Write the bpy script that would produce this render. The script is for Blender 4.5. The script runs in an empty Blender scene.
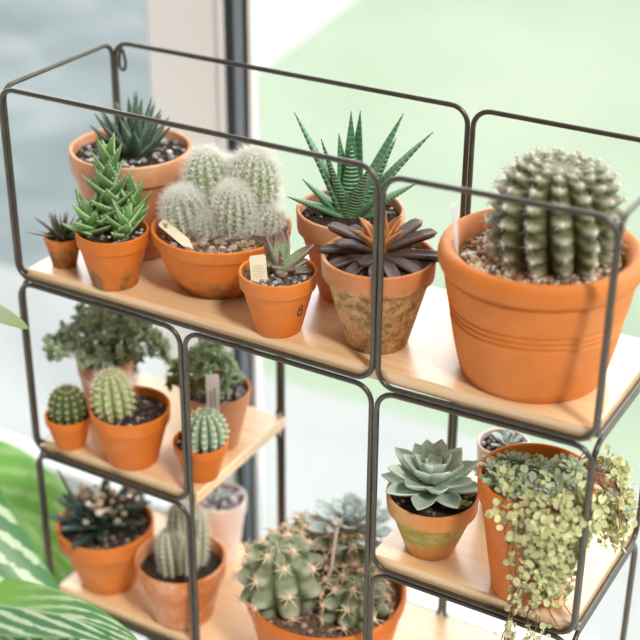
import bpy, math, random
from mathutils import Vector, Matrix
R = random.Random(7)
PI = math.pi
C = bpy.context.scene.collection
rad = math.radians
VIEW = math.atan2(0.4958, 0.8684)      # the plants' own axes are turned by this about Z

# ---------------------------------------------------------------- materials
MATS = {}
class NT:
    def __init__(s, name):
        m = bpy.data.materials.new(name); m.use_nodes = True
        s.m = m; s.t = m.node_tree; s.n = s.t.nodes
        s.bsdf = s.n['Principled BSDF']; s.out = s.n['Material Output']
        MATS[name] = m
    def node(s, typ, **kw):
        nd = s.n.new(typ)
        for k, v in kw.items(): setattr(nd, k, v)
        return nd
    def link(s, a, b): s.t.links.new(a, b)
    def set(s, nd, key, v):
        if hasattr(v, 'default_value'): s.link(v, nd.inputs[key])
        else: nd.inputs[key].default_value = v
    def coord(s, scale=(1,1,1), rnd=True):
        tc = s.node('ShaderNodeTexCoord'); mp = s.node('ShaderNodeMapping')
        mp.inputs['Scale'].default_value = scale
        s.link(tc.outputs['Object'], mp.inputs['Vector'])
        if rnd:
            oi = s.node('ShaderNodeObjectInfo'); mu = s.node('ShaderNodeMath', operation='MULTIPLY')
            s.link(oi.outputs['Random'], mu.inputs[0]); mu.inputs[1].default_value = 17.0
            cb = s.node('ShaderNodeCombineXYZ')
            for i in range(3): s.link(mu.outputs[0], cb.inputs[i])
            s.link(cb.outputs[0], mp.inputs['Location'])
        return mp.outputs[0]
    def noise(s, vec, scale=5, detail=4, rough=.55, dist=0):
        nd = s.node('ShaderNodeTexNoise'); s.link(vec, nd.inputs['Vector'])
        nd.inputs['Scale'].default_value = scale; nd.inputs['Detail'].default_value = detail
        nd.inputs['Roughness'].default_value = rough; nd.inputs['Distortion'].default_value = dist
        return nd.outputs['Fac']
    def ramp(s, fac, stops):
        nd = s.node('ShaderNodeValToRGB'); s.link(fac, nd.inputs[0])
        e = nd.color_ramp.elements
        while len(e) < len(stops): e.new(.5)
        for el, (p, c) in zip(e, stops):
            el.position = p; el.color = (c, c, c, 1) if isinstance(c, (int, float)) else (*c, 1)
        return nd.outputs[0]
    def mix(s, fac, a, b, mode='MIX'):
        nd = s.node('ShaderNodeMix', data_type='RGBA', blend_type=mode)
        s.set(nd, 0, fac)
        for i, v in ((6, a), (7, b)):
            if hasattr(v, 'default_value'): s.link(v, nd.inputs[i])
            else: nd.inputs[i].default_value = (*v, 1)
        return nd.outputs[2]
    def math(s, op, a, b=0.0, clamp=False):
        nd = s.node('ShaderNodeMath', operation=op, use_clamp=clamp)
        s.set(nd, 0, a); s.set(nd, 1, b)
        return nd.outputs[0]
    def attr(s, name='lf'):
        nd = s.node('ShaderNodeAttribute', attribute_name=name)
        sp = s.node('ShaderNodeSeparateColor'); s.link(nd.outputs['Color'], sp.inputs[0])
        return sp.outputs[0], sp.outputs[1], sp.outputs[2], nd.outputs['Alpha']
    def base(s, col, rough=.6, spec=.5, **kw):
        s.set(s.bsdf, 'Base Color', col if hasattr(col, 'default_value') else (*col, 1))
        s.set(s.bsdf, 'Roughness', rough); s.set(s.bsdf, 'Specular IOR Level', spec)
        for k, v in kw.items(): s.set(s.bsdf, k, v)
        return s
    def bump(s, h, strength=.3, dist=.001):
        b = s.node('ShaderNodeBump'); b.inputs['Strength'].default_value = strength; b.inputs['Distance'].default_value = dist
        s.link(h, b.inputs['Height']); s.link(b.outputs[0], s.bsdf.inputs['Normal'])

def terracotta(name, col, dark, pale, pale_amt=.5, moss=None, moss_amt=0, band=None, rough=.58, mscale=32):
    t = NT(name); v = t.coord()
    n1 = t.noise(v, 26, 5, .6); n2 = t.noise(v, 9, 4, .6, .6); n3 = t.noise(v, 420, 2)
    c = t.mix(t.ramp(n1, [(.3, 0), (.7, 1)]), dark, col)
    c = t.mix(t.math('MULTIPLY', t.ramp(n2, [(.5, 0), (.72, 1)]), pale_amt), c, pale)
    if moss:
        n4 = t.noise(v, mscale, 8, .72, 1.0); n5 = t.noise(v, 110, 6, .75)
        f = t.ramp(n4, [(.58 - .28*moss_amt, 0), (.70 - .28*moss_amt, 1)])
        if band:
            tc = t.node('ShaderNodeTexCoord'); sx = t.node('ShaderNodeSeparateXYZ'); t.link(tc.outputs['Object'], sx.inputs[0])
            z = t.math('DIVIDE', sx.outputs[2], band[2])
            z = t.math('ADD', z, t.math('MULTIPLY', t.math('SUBTRACT', n4, .5), .6))
            g = t.ramp(z, [(0, 0), (band[0]-.1, 0), (band[0]+.02, 1), (band[1]-.02, 1), (min(.99, band[1]+.1), 0)])
            f = t.math('MULTIPLY', f, g)
        mc = t.mix(t.ramp(n5, [(.4, 0), (.62, 1)]), moss[0], moss[1])
        c = t.mix(t.math('MULTIPLY', f, .85), c, mc)
    t.base(c, rough, .32); t.bump(t.math('ADD', n3, n1), .18, .0008)
    return t.m

terracotta('terracotta', (.66, .180, .018), (.55, .130, .010), (.72, .32, .11), .35)
terracotta('terracotta_big', (.66, .205, .035), (.58, .165, .025), (.70, .31, .12), .5)
terracotta('terracotta_pale', (.64, .30, .15), (.54, .21, .09), (.78, .54, .40), .7)
terracotta('terracotta_pink', (.84, .74, .69), (.78, .66, .60), (.90, .84, .80), .9)
terracotta('terracotta_aged', (.60, .24, .09), (.46, .16, .05), (.70, .48, .30), .9,
           ((.15, .075, .02), (.56, .38, .15)), .80, (-.5, .76, .0965), mscale=46)
terracotta('terracotta_algae', (.62, .24, .06), (.50, .18, .035), (.70, .44, .22), .6,
           ((.22, .21, .03), (.42, .36, .10)), .95, (.34, .66, .0705))
terracotta('terracotta_worn', (.64, .18, .018), (.52, .13, .010), (.72, .34, .13), .4,
           ((.09, .06, .025), (.30, .17, .05)), .42, (-.5, .42, .066))
terracotta('terracotta_limed', (.60, .20, .055), (.48, .14, .03), (.72, .42, .28), .7,
           ((.52, .30, .10), (.78, .55, .45)), .3)

def wood():
    t = NT('pine_board'); v = t.coord((1.6, 24, 24), False); w = t.coord((1, 1, 1), False)
    n1 = t.noise(v, 4, 6, .6, .4); n2 = t.noise(v, 16, 4, .6); n3 = t.noise(w, 3, 2)
    c = t.mix(t.ramp(n1, [(.36, 0), (.66, 1)]), (.745, .485, .25), (.805, .58, .345))
    c = t.mix(t.math('MULTIPLY', t.ramp(n2, [(.5, 0), (.75, 1)]), .22), c, (.58, .36, .18))
    # a few small knots
    vo = t.node('ShaderNodeTexVoronoi'); t.link(t.coord((9, 30, 9), False), vo.inputs['Vector']); vo.inputs['Scale'].default_value = .8
    kn = t.ramp(vo.outputs['Distance'], [(.03, 1), (.075, 0)])
    c = t.mix(t.math('MULTIPLY', kn, .7), c, (.30, .15, .06))
    t.base(c, .34, .5, **{'Coat Weight': 1.0, 'Coat Roughness': .25, 'Coat IOR': 1.55}); t.bump(n2, .06, .0006)
wood()
t = NT('bronze_rod'); v = t.coord(); n = t.noise(v, 60, 3)
t.base(t.mix(n, (.058, .051, .040), (.11, .096, .076)), .32, .5, Metallic=.6)
t = NT('peat_soil'); v = t.coord(); n = t.noise(v, 230, 5, .7)
t.base(t.ramp(n, [(.3, (.018, .013, .01)), (.6, (.06, .04, .028)), (.8, (.16, .11, .07))]), .95, .1); t.bump(n, .9, .002)
t = NT('gritty_soil'); v = t.coord(); n = t.noise(v, 200, 5, .7)
t.base(t.ramp(n, [(.3, (.05, .035, .025)), (.55, (.17, .11, .07)), (.8, (.36, .27, .2))]), .95, .1); t.bump(n, .9, .002)
def stone(name, stops):
    t = NT(name); a = t.attr()
    c = t.ramp(a[3], stops); n = t.noise(t.coord(), 500, 3)
    t.base(t.mix(t.math('MULTIPLY', n, .4), c, (.9, .85, .8), 'MULTIPLY'), .85, .25)
stone('brown_gravel', [(0, (.07, .045, .04)), (.25, (.24, .13, .09)), (.5, (.42, .28, .18)), (.75, (.22, .17, .17)), (1, (.60, .50, .40))])
stone('tan_grit', [(0, (.30, .15, .08)), (.3, (.52, .30, .17)), (.6, (.62, .44, .30)), (.85, (.72, .66, .62)), (1, (.80, .78, .78))])
stone('grey_gravel', [(0, (.12, .12, .14)), (.4, (.30, .29, .31)), (.7, (.50, .48, .50)), (1, (.70, .68, .68))])
stone('dark_grit', [(0, (.02, .018, .02)), (.5, (.07, .06, .06)), (.8, (.16, .13, .12)), (1, (.5, .42, .34))])

def leafmat(name, base, tip, edge=None, edge_w=.25, tip_from=.75, var=.25, rough=.5, sss=.0, speck=None, stripes=None, upper=None, centre=None, trans=0):
    t = NT(name); a = t.attr()
    c = t.mix(t.ramp(a[0], [(max(0, tip_from-.3), 0), (min(1, tip_from+.2), 1)]), base, tip)
    if centre: c = t.mix(t.ramp(a[0], [(0, 1), (.35, 0)]), c, centre)
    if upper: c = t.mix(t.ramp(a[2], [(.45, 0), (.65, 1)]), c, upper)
    if stripes:
        w = t.math('SINE', t.math('MULTIPLY', a[0], stripes[1]))
        nz = t.noise(t.coord(), 240, 2)
        w = t.math('ADD', w, t.math('MULTIPLY', t.math('SUBTRACT', nz, .5), .8))
        low = t.ramp(a[2], [(.42, 1), (.62, .25)])
        f = t.math('MULTIPLY', t.ramp(w, [(stripes[3] if len(stripes) > 3 else .72, 0), (.95, 1)]), low)
        c = t.mix(f, c, stripes[0])
    if speck:
        vo = t.node('ShaderNodeTexVoronoi'); t.link(t.coord(), vo.inputs['Vector']); vo.inputs['Scale'].default_value = speck[1]
        c = t.mix(t.ramp(vo.outputs['Distance'], [(speck[2]*.6, 1), (speck[2], 0)]), c, speck[0])
    if edge:
        e = t.math('ABSOLUTE', t.math('SUBTRACT', a[1], .5))
        c = t.mix(t.ramp(e, [(.5-edge_w*.5, 0), (.5-edge_w*.12, 1)]), c, edge)
    c = t.mix(1.0, c, t.ramp(a[3], [(0, 1-var), (1, 1)]), 'MULTIPLY')
    t.base(c, rough, .35)
    if trans:
        tl = t.node('ShaderNodeBsdfTranslucent'); mx = t.node('ShaderNodeMixShader'); t.link(c, tl.inputs[0]); mx.inputs[0].default_value = trans
        t.link(t.bsdf.outputs[0], mx.inputs[1]); t.link(tl.outputs[0], mx.inputs[2]); t.link(mx.outputs[0], t.out.inputs[0])
    if sss:
        t.set(t.bsdf, 'Subsurface Weight', sss); t.bsdf.inputs['Subsurface Radius'].default_value = (.6, 1, .3); t.bsdf.inputs['Subsurface Scale'].default_value = .003
    return t.m
leafmat('aloe_dark', (.075, .15, .095), (.10, .15, .10), (.24, .33, .26), .2, .85, .4, .45, speck=((.45, .55, .48), 330, .22))
leafmat('spiky_dark', (.08, .115, .05), (.17, .10, .075), None, var=.5)
leafmat('tooth_aloe', (.105, .27, .055), (.26, .44, .16), (.52, .68, .38), .16, .75, .45, .45, speck=((.45, .60, .34), 260, .16))
leafmat('haworthia_fuzzy', (.27, .46, .21), (.17, .085, .08), (.46, .30, .27), .14, .66, .3, .65, speck=((.62, .62, .58), 420, .24), centre=(.34, .54, .24))
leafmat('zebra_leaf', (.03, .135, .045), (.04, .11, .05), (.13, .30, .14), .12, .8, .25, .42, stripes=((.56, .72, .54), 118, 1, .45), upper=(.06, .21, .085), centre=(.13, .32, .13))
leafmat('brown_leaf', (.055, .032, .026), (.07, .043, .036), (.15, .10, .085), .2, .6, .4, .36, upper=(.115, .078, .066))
leafmat('orange_leaf', (.58, .22, .05), (.40, .15, .05), (.70, .34, .12), .3, .8, .25, .5)
leafmat('echeveria_leaf', (.46, .59, .49), (.53, .66, .60), (.68, .76, .66), .14, .85, .22, .5, centre=(.36, .47, .30))
leafmat('blue_rosette_leaf', (.44, .54, .52), (.54, .63, .62), (.66, .73, .71), .2, .8, .25, .6)
leafmat('stonecrop_leaf', (.80, .82, .40), (.87, .88, .54), (.90, .90, .70), .2, .7, .35, .5, trans=.3)
leafmat('grey_stonecrop_leaf', (.56, .70, .48), (.70, .80, .60), (.58, .64, .48), .2, .7, .45, .55, trans=.3)
leafmat('bush_leaf', (.54, .68, .40), (.72, .82, .58), (.80, .88, .70), .2, .6, .5, .55, trans=.45)
leafmat('pale_bush_leaf', (.58, .78, .48), (.76, .88, .66), None, var=.4, trans=.45)
leafmat('yellow_leaf', (.40, .36, .06), (.46, .44, .12), None, var=.4, trans=.45)
leafmat('dark_strap', (.035, .075, .05), (.05, .09, .06), None, var=.5, speck=((.42, .46, .42), 160, .24))
leafmat('cream_bud', (.72, .58, .46), (.80, .66, .56), None, var=.25)
leafmat('dry_stalk', (.74, .62, .54), (.82, .74, .66), None, var=.3)
leafmat('red_stem', (.30, .08, .05), (.36, .12, .07), None, var=.4)
leafmat('green_stem', (.20, .26, .10), (.24, .30, .12), None, var=.4)
leafmat('pup_leaf', (.36, .44, .16), (.44, .50, .22), None, var=.4)
leafmat('prayer_stem', (.25, .38, .16), (.25, .38, .16), None, var=.2)
leafmat('prayer_plain', (.58, .66, .54), (.42, .54, .24), (.44, .56, .32), .1, var=.15, rough=.35, trans=.3)
def prayer(name, dark, pale, mid, half=None):
    t = NT(name); a = t.attr()
    s = t.math('ABSOLUTE', t.math('SUBTRACT', a[1], .5))
    ph = t.math('ADD', t.math('MULTIPLY', a[0], 44), t.math('MULTIPLY', s, -30))
    n = t.noise(t.coord(), 55, 4, .6)
    w = t.math('ADD', t.math('SINE', ph), t.math('MULTIPLY', t.math('SUBTRACT', n, .5), 3.4))
    f = t.ramp(w, [(.26, 0), (.55, 1)])
    c = t.mix(f, dark, pale)
    c = t.mix(t.ramp(s, [(.0, 1), (.035, 0)]), c, pale)
    c = t.mix(t.ramp(s, [(.44, 0), (.485, 1)]), c, mid)
    if half:      # one side of this leaf is plain green for most of its length
        k = t.math('MULTIPLY', t.ramp(a[1], [(.46, 1), (.52, 0)]), t.ramp(a[0], [(.55, 1), (.80, .1)]))
        c = t.mix(k, c, half)
    t.base(c, .4, .5)
prayer('prayer_leaf', (.07, .22, .085), (.50, .66, .44), (.10, .30, .07))
prayer('prayer_leaf_folded', (.08, .24, .09), (.54, .68, .48), (.16, .38, .08), (.21, .43, .09))
prayer('prayer_leaf_bright', (.16, .40, .07), (.30, .54, .17), (.20, .44, .08))

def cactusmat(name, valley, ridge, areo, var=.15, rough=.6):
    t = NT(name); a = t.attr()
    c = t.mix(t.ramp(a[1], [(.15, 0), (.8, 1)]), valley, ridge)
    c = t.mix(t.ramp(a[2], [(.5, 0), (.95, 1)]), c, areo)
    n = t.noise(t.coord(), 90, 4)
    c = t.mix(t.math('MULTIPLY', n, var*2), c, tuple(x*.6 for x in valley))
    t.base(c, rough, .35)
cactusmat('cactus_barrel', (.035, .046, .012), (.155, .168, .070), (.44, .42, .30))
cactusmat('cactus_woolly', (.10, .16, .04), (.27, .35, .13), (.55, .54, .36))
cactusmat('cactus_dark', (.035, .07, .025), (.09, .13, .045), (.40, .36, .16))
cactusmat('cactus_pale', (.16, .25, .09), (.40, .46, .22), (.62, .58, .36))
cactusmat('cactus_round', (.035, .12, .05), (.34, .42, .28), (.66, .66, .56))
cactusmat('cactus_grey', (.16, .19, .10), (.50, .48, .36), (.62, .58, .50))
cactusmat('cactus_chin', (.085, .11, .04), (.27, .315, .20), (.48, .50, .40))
def plain(name, col, rough=.7, spec=.3, **kw): NT(name).base(col, rough, spec, **kw)
plain('white_spine', (.86, .86, .80), .6)
plain('cream_spine', (.72, .64, .44), .6)
plain('tan_spine', (.72, .54, .38), .6)
plain('grey_spine', (.74, .72, .66), .6)
plain('yellow_spine', (.55, .46, .22), .6)
plain('tooth', (.80, .86, .72), .6)
plain('wool', (.70, .68, .56), .95, .1)
plain('ink', (.03, .03, .03), .6)
plain('faded_pencil', (.40, .35, .24), .8)
t = NT('label_wood'); n = t.noise(t.coord((40, 40, 300)), 2, 4)
t.base(t.mix(n, (.70, .62, .42), (.86, .80, .62)), .7, .3)
plain('label_white', (.88, .87, .88), .45, .5)
plain('label_pink', (.86, .78, .77), .6)
plain('label_beige', (.68, .56, .42), .6)
# setting
t = NT('white_boards'); n = t.noise(t.coord((1, 14, 1), False), 3, 4)
t.base(t.mix(n, (.74, .75, .77), (.84, .84, .85)), .4, .5)
plain('cream_paint', (.80, .81, .81), .6, .3)
plain('white_paint', (.84, .85, .86), .5, .4)
plain('rubber_seal', (.028, .035, .042), .6, .3)
plain('blue_grey_metal', (.20, .25, .30), .4, .5)
t = NT('lawn_grass'); v = t.coord((1, 1, 1), False); n = t.noise(v, 1.1, 3, .5); n2 = t.noise(v, 60, 3)
c = t.mix(t.ramp(n, [(.35, 0), (.65, 1)]), (.315, .385, .295), (.37, .425, .34))
t.base(t.mix(t.math('MULTIPLY', n2, .15), c, (.4, .6, .36)), .9, .1)
t = NT('pale_gravel_path'); n = t.noise(t.coord((1, 1, 1), False), 30, 4); t.base(t.mix(n, (.6, .6, .6), (.68, .68, .67)), .9, .1)
t = NT('pale_paving'); n = t.noise(t.coord((1, 1, 1), False), 6, 5); t.base(t.mix(n, (.36, .375, .38), (.45, .46, .455)), .8, .2)
t = NT('wet_slate'); v = t.coord((1, 1, 1), False); n = t.noise(v, 2.4, 5, .6, .8)
t.base(t.ramp(n, [(.25, (.10, .13, .142)), (.5, (.18, .215, .226)), (.75, (.30, .335, .34))]), .7, .2)
def glass():
    m = bpy.data.materials.new('window_glass'); m.use_nodes = True; MATS['window_glass'] = m
    nt = m.node_tree; nt.nodes.clear()
    o = nt.nodes.new('ShaderNodeOutputMaterial'); mx = nt.nodes.new('ShaderNodeMixShader')
    tr = nt.nodes.new('ShaderNodeBsdfTransparent'); gl = nt.nodes.new('ShaderNodeBsdfGlossy'); fr = nt.nodes.new('ShaderNodeFresnel')
    tr.inputs[0].default_value = (.985, .995, .99, 1); gl.inputs['Roughness'].default_value = .0; fr.inputs[0].default_value = 1.3
    geo = nt.nodes.new('ShaderNodeNewGeometry'); inv = nt.nodes.new('ShaderNodeMath'); inv.operation = 'SUBTRACT'; inv.inputs[0].default_value = 1
    mu = nt.nodes.new('ShaderNodeMath'); mu.operation = 'MULTIPLY'
    nt.links.new(geo.outputs['Backfacing'], inv.inputs[1]); nt.links.new(inv.outputs[0], mu.inputs[0]); nt.links.new(fr.outputs[0], mu.inputs[1]); nt.links.new(mu.outputs[0], mx.inputs[0]); nt.links.new(tr.outputs[0], mx.inputs[1]); nt.links.new(gl.outputs[0], mx.inputs[2]); nt.links.new(mx.outputs[0], o.inputs[0])
glass()

# ---------------------------------------------------------------- mesh builder
class MB:
    def __init__(s): s.v = []; s.f = []; s.a = []
    def vert(s, p, a=(0, .5, .5, .5)): s.v.append(tuple(p)); s.a.append(a); return len(s.v)-1
    def grid(s, rows, attrs, closed=True, cap0=False, cap1=False):
        base = len(s.v); m = len(rows[0])
        for r, ar in zip(rows, attrs):
            for p, a in zip(r, ar): s.v.append(tuple(p)); s.a.append(a)
        for i in range(len(rows)-1):
            for j in range(m if closed else m-1):
                k = (j+1) % m
                s.f.append((base+i*m+j, base+i*m+k, base+(i+1)*m+k, base+(i+1)*m+j))
        if cap0: s.f.append(tuple(base+j for j in reversed(range(m))))
        if cap1: s.f.append(tuple(base+(len(rows)-1)*m+j for j in range(m)))
    def spike(s, p, d, L, r, a=(0, .5, .5, .5), sides=3):
        d = d.normalized(); u = d.orthogonal().normalized(); w = d.cross(u)
        b = len(s.v)
        for k in range(sides):
            q = 2*PI*k/sides; s.vert(p + (u*math.cos(q)+w*math.sin(q))*r, a)
        s.vert(p + d*L, (1,)+tuple(a[1:]))
        for k in range(sides): s.f.append((b+k, b+(k+1) % sides, b+sides))
        s.f.append(tuple(b+k for k in reversed(range(sides))))
    def blob(s, p, r, sq=(1, 1, 1), a=(.5, .5, .5, .5), jit=0, seed=None, rot=None):
        ph = (1+5**.5)/2
        vs = [(-1,ph,0),(1,ph,0),(-1,-ph,0),(1,-ph,0),(0,-1,ph),(0,1,ph),(0,-1,-ph),(0,1,-ph),(ph,0,-1),(ph,0,1),(-ph,0,-1),(-ph,0,1)]
        fs = [(0,11,5),(0,5,1),(0,1,7),(0,7,10),(0,10,11),(1,5,9),(5,11,4),(11,10,2),(10,7,6),(7,1,8),(3,9,4),(3,4,2),(3,2,6),(3,6,8),(3,8,9),(4,9,5),(2,4,11),(6,2,10),(8,6,7),(9,8,1)]
        b = len(s.v); n = (1+ph*ph)**.5
        for x, y, z in vs:
            k = r/n*(1+jit*(R.random()-.5)*2); q = Vector((x*k*sq[0], y*k*sq[1], z*k*sq[2]))
            if rot: q = rot @ q
            s.vert(Vector(p)+q, a)
        for f in fs: s.f.append(tuple(b+i for i in f))
    def tube(s, pts, r, closed=False, sides=8, a=(0, .5, .5, .5), r1=None):
        n = len(pts); rows = []; prev = None
        for i, p in enumerate(pts):
            if closed: tg = (pts[(i+1) % n]-pts[i-1]).normalized()
            else: tg = (pts[min(i+1, n-1)]-pts[max(i-1, 0)]).normalized()
            if prev is None: u = tg.orthogonal().normalized()
            else: u = (prev-tg*prev.dot(tg)).normalized()
            prev = u; w = tg.cross(u)
            rr = r if r1 is None else r+(r1-r)*i/(n-1)
            rows.append([p+(u*math.cos(2*PI*k/sides)+w*math.sin(2*PI*k/sides))*rr for k in range(sides)])
        if closed: rows.append(rows[0])
        at = [[(i/len(rows),)+tuple(a[1:])]*sides for i in range(len(rows))]
        s.grid(rows, at, True, not closed, not closed)
    def box(s, lo, hi, a=(0, .5, .5, .5)):
        b = len(s.v)
        for x in (lo[0], hi[0]):
            for y in (lo[1], hi[1]):
                for z in (lo[2], hi[2]): s.vert((x, y, z), a)
        for f in ((0,1,3,2),(4,6,7,5),(0,4,5,1),(2,3,7,6),(0,2,6,4),(1,5,7,3)): s.f.append(tuple(b+i for i in f))
    def build(s, name, mat, parent=None, smooth=True, bevel=0):
        me = bpy.data.meshes.new(name); me.from_pydata(s.v, [], s.f)
        at = me.attributes.new('lf', 'FLOAT_COLOR', 'POINT')
        at.data.foreach_set('color', [x for a in s.a for x in a])
        me.polygons.foreach_set('use_smooth', [smooth]*len(me.polygons)); me.update()
        me.materials.append(MATS[mat])
        o = bpy.data.objects.new(name, me); C.objects.link(o)
        if parent: o.parent = parent
        if bevel:
            b = o.modifiers.new('bevel', 'BEVEL'); b.width = bevel; b.segments = 3; b.limit_method = 'ANGLE'
        return o

def thing(name, label, cat, loc, group=None, rz=VIEW):
    o = bpy.data.objects.new(name, None); C.objects.link(o)
    o.location = loc; o.rotation_euler = (0, 0, rz); o.empty_display_size = .02
    o['label'] = label; o['category'] = cat
    if group: o['group'] = group
    return o
def struct(o): o['kind'] = 'structure'; return o

# ---------------------------------------------------------------- pots
def lathe(mb, prof, seg=96, wob=0):
    rows = []; at = []
    for i, (r, z) in enumerate(prof):
        rows.append([Vector((r*math.cos(2*PI*k/seg), r*math.sin(2*PI*k/seg), z)) for k in range(seg)])
        at.append([(i/len(prof), .5, .5, .5)]*seg)
    mb.grid(rows, at)
def smoothprof(pts, rnd=.0012, n=3):
    out = [pts[0]]
    for i in range(1, len(pts)-1):
        p0, p, p1 = (Vector(q) for q in (pts[i-1], pts[i], pts[i+1]))
        d0 = (p0-p); d1 = (p1-p); k = min(rnd, d0.length*.45, d1.length*.45)
        if k < 1e-6: out.append(pts[i]); continue
        a = p+d0.normalized()*k; b = p+d1.normalized()*k
        for j in range(n+1):
            s_ = j/n; q = a*(1-s_)**2+p*2*s_*(1-s_)+b*s_*s_
            out.append((q.x, q.y))
    out.append(pts[-1]); return out
def pot(parent, mat, rb, rr, h, kind='std', soil=None, soil_mat='peat_soil', stones=None, rimh=None, soil_dip=None):
    """kind std: tapered with a deep collar; bowl: shallow pan; big: rolled lip and three scored rings"""
    dip = soil_dip if soil_dip is not None else min(.012, h*.14)
    th = max(.0032, rr*.075)
    if kind == 'std':
        rh = rimh or h*.26
        r1 = rb+(rr-rb)*.80
        pts = [(0.0005, 0), (rb, 0), (r1-.0004, h-rh), (rr-.0012, h-rh+.0006), (rr, h), (rr-th, h), (rr-th-.0012, h-rh), (rb*.85, .006), (.0005, .006)]
        prof = smoothprof(pts, min(.0022, rr*.04))
    elif kind == 'bowl':
        rh = rimh or h*.2
        pts = [(.0005, 0), (rb, 0), (rb+(rr-rb)*.48, h*.28), (rb+(rr-rb)*.84, h-rh-.0015), (rr-.0022, h-rh+.0005), (rr, h), (rr-th*.8, h), (rr-th-.001, h-rh), (rb*.9, .008), (.0005, .008)]
        prof = smoothprof(pts, .003, 4)
    elif kind == 'big':
        pts = [(.0005, 0), (rb, 0), (rb+.0015, .004)]
        rt = rr-.0065
        def body(z): return rb+.0015+(rt-rb-.0015)*((z-.004)/(h-.034))**.8
        for z in (h*.40, h*.405+.001, h*.45, h*.455+.001, h*.50, h*.505+.001):
            pass
        zs = [h*k/130 for k in range(6, 102)]
        for z in zs:
            g = 0
            for zc in (h*.475, h*.52, h*.565):
                g += .0022*math.exp(-((z-zc)/.0017)**2)
            pts.append((body(z)-g, z))
        pts += [(rt, h-.0255)]
        prof = smoothprof(pts, .0006)
        # rolled lip
        for k in range(13):
            q = -PI/2+PI*k/12*1.12
            prof.append((rr-.0075+.0075*math.cos(q), h-.0125+.0125*math.sin(q)))
        prof += [(rr-.0165, h-.006), (rr-.018, h-.03), (rb*.9, .01), (.0005, .01)]
    mb = MB(); lathe(mb, prof, 96)
    o = mb.build('pot', mat, parent)
    # soil: a lumpy disc inside the wall
    zs = h-dip; rs = rr-th-.0014-(.004 if kind == 'bowl' else 0)-(.012 if kind == 'big' else 0)
    sb = MB(); rows = []; at = []
    for i in range(0, 9):
        r = rs*(8-i)/8+.0002
        rows.append([Vector((r*math.cos(2*PI*k/40), r*math.sin(2*PI*k/40), zs+(R.random()-.5)*.0024*(0 if i == 0 else 1)+.004*(1-(r/rs)**2))) for k in range(40)])
        at.append([(0, .5, .5, .5)]*40)
    sb.grid(rows, at, True, False, True); sb.build('soil', soil_mat, parent)
    if stones:
        mat_s, n, smin, smax, area = stones
        g = MB()
        for _ in range(n):
            q = R.random()*2*PI
            r = rs*.97*math.sqrt(R.uniform(area[0]**2, area[1]**2))
            s_ = R.uniform(smin, smax)
            if r+s_ > rs: r = rs-s_
            g.blob((r*math.cos(q), r*math.sin(q), zs+.004*(1-(r/rs)**2)+s_*.35), s_, (1, R.uniform(.7, 1.1), R.uniform(.55, .9)), (.5, .5, .5, R.random()), .28, rot=Matrix.Rotation(R.random()*6.28, 3, 'Z'))
        go = g.build('gravel', mat_s, parent, smooth=False); go['kind'] = 'stuff'
    return zs+.003

# ---------------------------------------------------------------- leaves
def lance(t): return (1-t)**.75*(.72+.9*t*(1-t)) if t < 1 else 0
def tri(t): return (1-t**1.25)*(.9+.15*math.sin(PI*min(1, t*2)))
def spoon(t):
    if t < .62: return .40+.60*math.sin(PI/2*t/.62)
    q = (t-.62)/.38; return math.sqrt(max(0, 1-q*q))*(1-.12*q)
def spade(t): return .36+.64*math.sin(PI/2*t/.58) if t < .58 else max(0, 1-((t-.58)/.42)**1.9)
def boat(t): return math.sin(PI*(.14+.86*t)**.85)**.7 if t < 1 else 0
def oval(t): return math.sin(PI*min(1, .08+.92*t))**.6 if t < 1 else 0
def pod(t): return .62+.38*math.sin(PI*.5*min(1, t/.5)) if t < .82 else math.sqrt(max(0, 1-((t-.82)/.18)**2))
def strap(t): return 1.0 if t < .7 else math.sqrt(max(0, 1-((t-.7)/.3)**2))
def leaf(mb, base, az, t0, t1, L, W, T, prof=lance, ch=.25, n=10, m=10, tint=None, teeth=None, up=.5, taper=.6, tipr=.02, tooth=(3, .0016, .0005), twist=0):
    az = rad(az); t0 = rad(t0); t1 = rad(t1)
    tint = R.random() if tint is None else tint
    p = Vector(base); rows = []; at = []
    side0 = Vector((-math.sin(az), math.cos(az), 0))
    for i in range(n+1):
        t = i/n; th = t0+(t1-t0)*t
        d = Vector((math.sin(th)*math.cos(az), math.sin(th)*math.sin(az), math.cos(th)))
        nr = Vector((-math.cos(th)*math.cos(az), -math.cos(th)*math.sin(az), math.sin(th)))
        w = max(tipr*W, W*.5*prof(t)); k = max(.1, (1-t)**taper)
        tk = min(T*.5*k, w)
        row = []; ar = []
        for j in range(m):
            a = 2*PI*j/m; ca, sa = math.cos(a), math.sin(a)
            y = tk*sa*(up*2 if sa > 0 else 1.5)+ch*w*ca*ca
            row.append(p+side0*(w*ca)+nr*y); ar.append((t, .5+.5*ca, .5+.5*sa, tint))
        rows.append(row); at.append(ar)
        if teeth is not None and i > 0 and i < n and i % tooth[0] == 0:
            for sg in (0, m//2):
                e = row[sg]; out = (side0*(1 if sg == 0 else -1)+d*.7)
                teeth.spike(e-out*.0003, out, tooth[1], tooth[2])
        p = p+d*(L/n)
    mb.grid(rows, at, True, True, True)
    return p
def disc(mb, c, nrm, r, th, tint, k=7, cup=.15):
    nrm = nrm.normalized(); u = nrm.orthogonal().normalized(); w = nrm.cross(u); b = len(mb.v); q0 = R.random()*6
    mb.vert(c+nrm*(th*.5-cup*r), (.3, .5, 1, tint))
    for j in range(k):
        q = q0+2*PI*j/k; mb.vert(c+(u*math.cos(q)+w*math.sin(q))*r*R.uniform(.9, 1.08), (.9, .5, .5, tint))
    mb.vert(c-nrm*(th+cup*r), (.3, .5, 0, tint))
    for j in range(k):
        mb.f.append((b, b+1+j, b+1+(j+1) % k)); mb.f.append((b+k+1, b+1+(j+1) % k, b+1+j))
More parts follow.
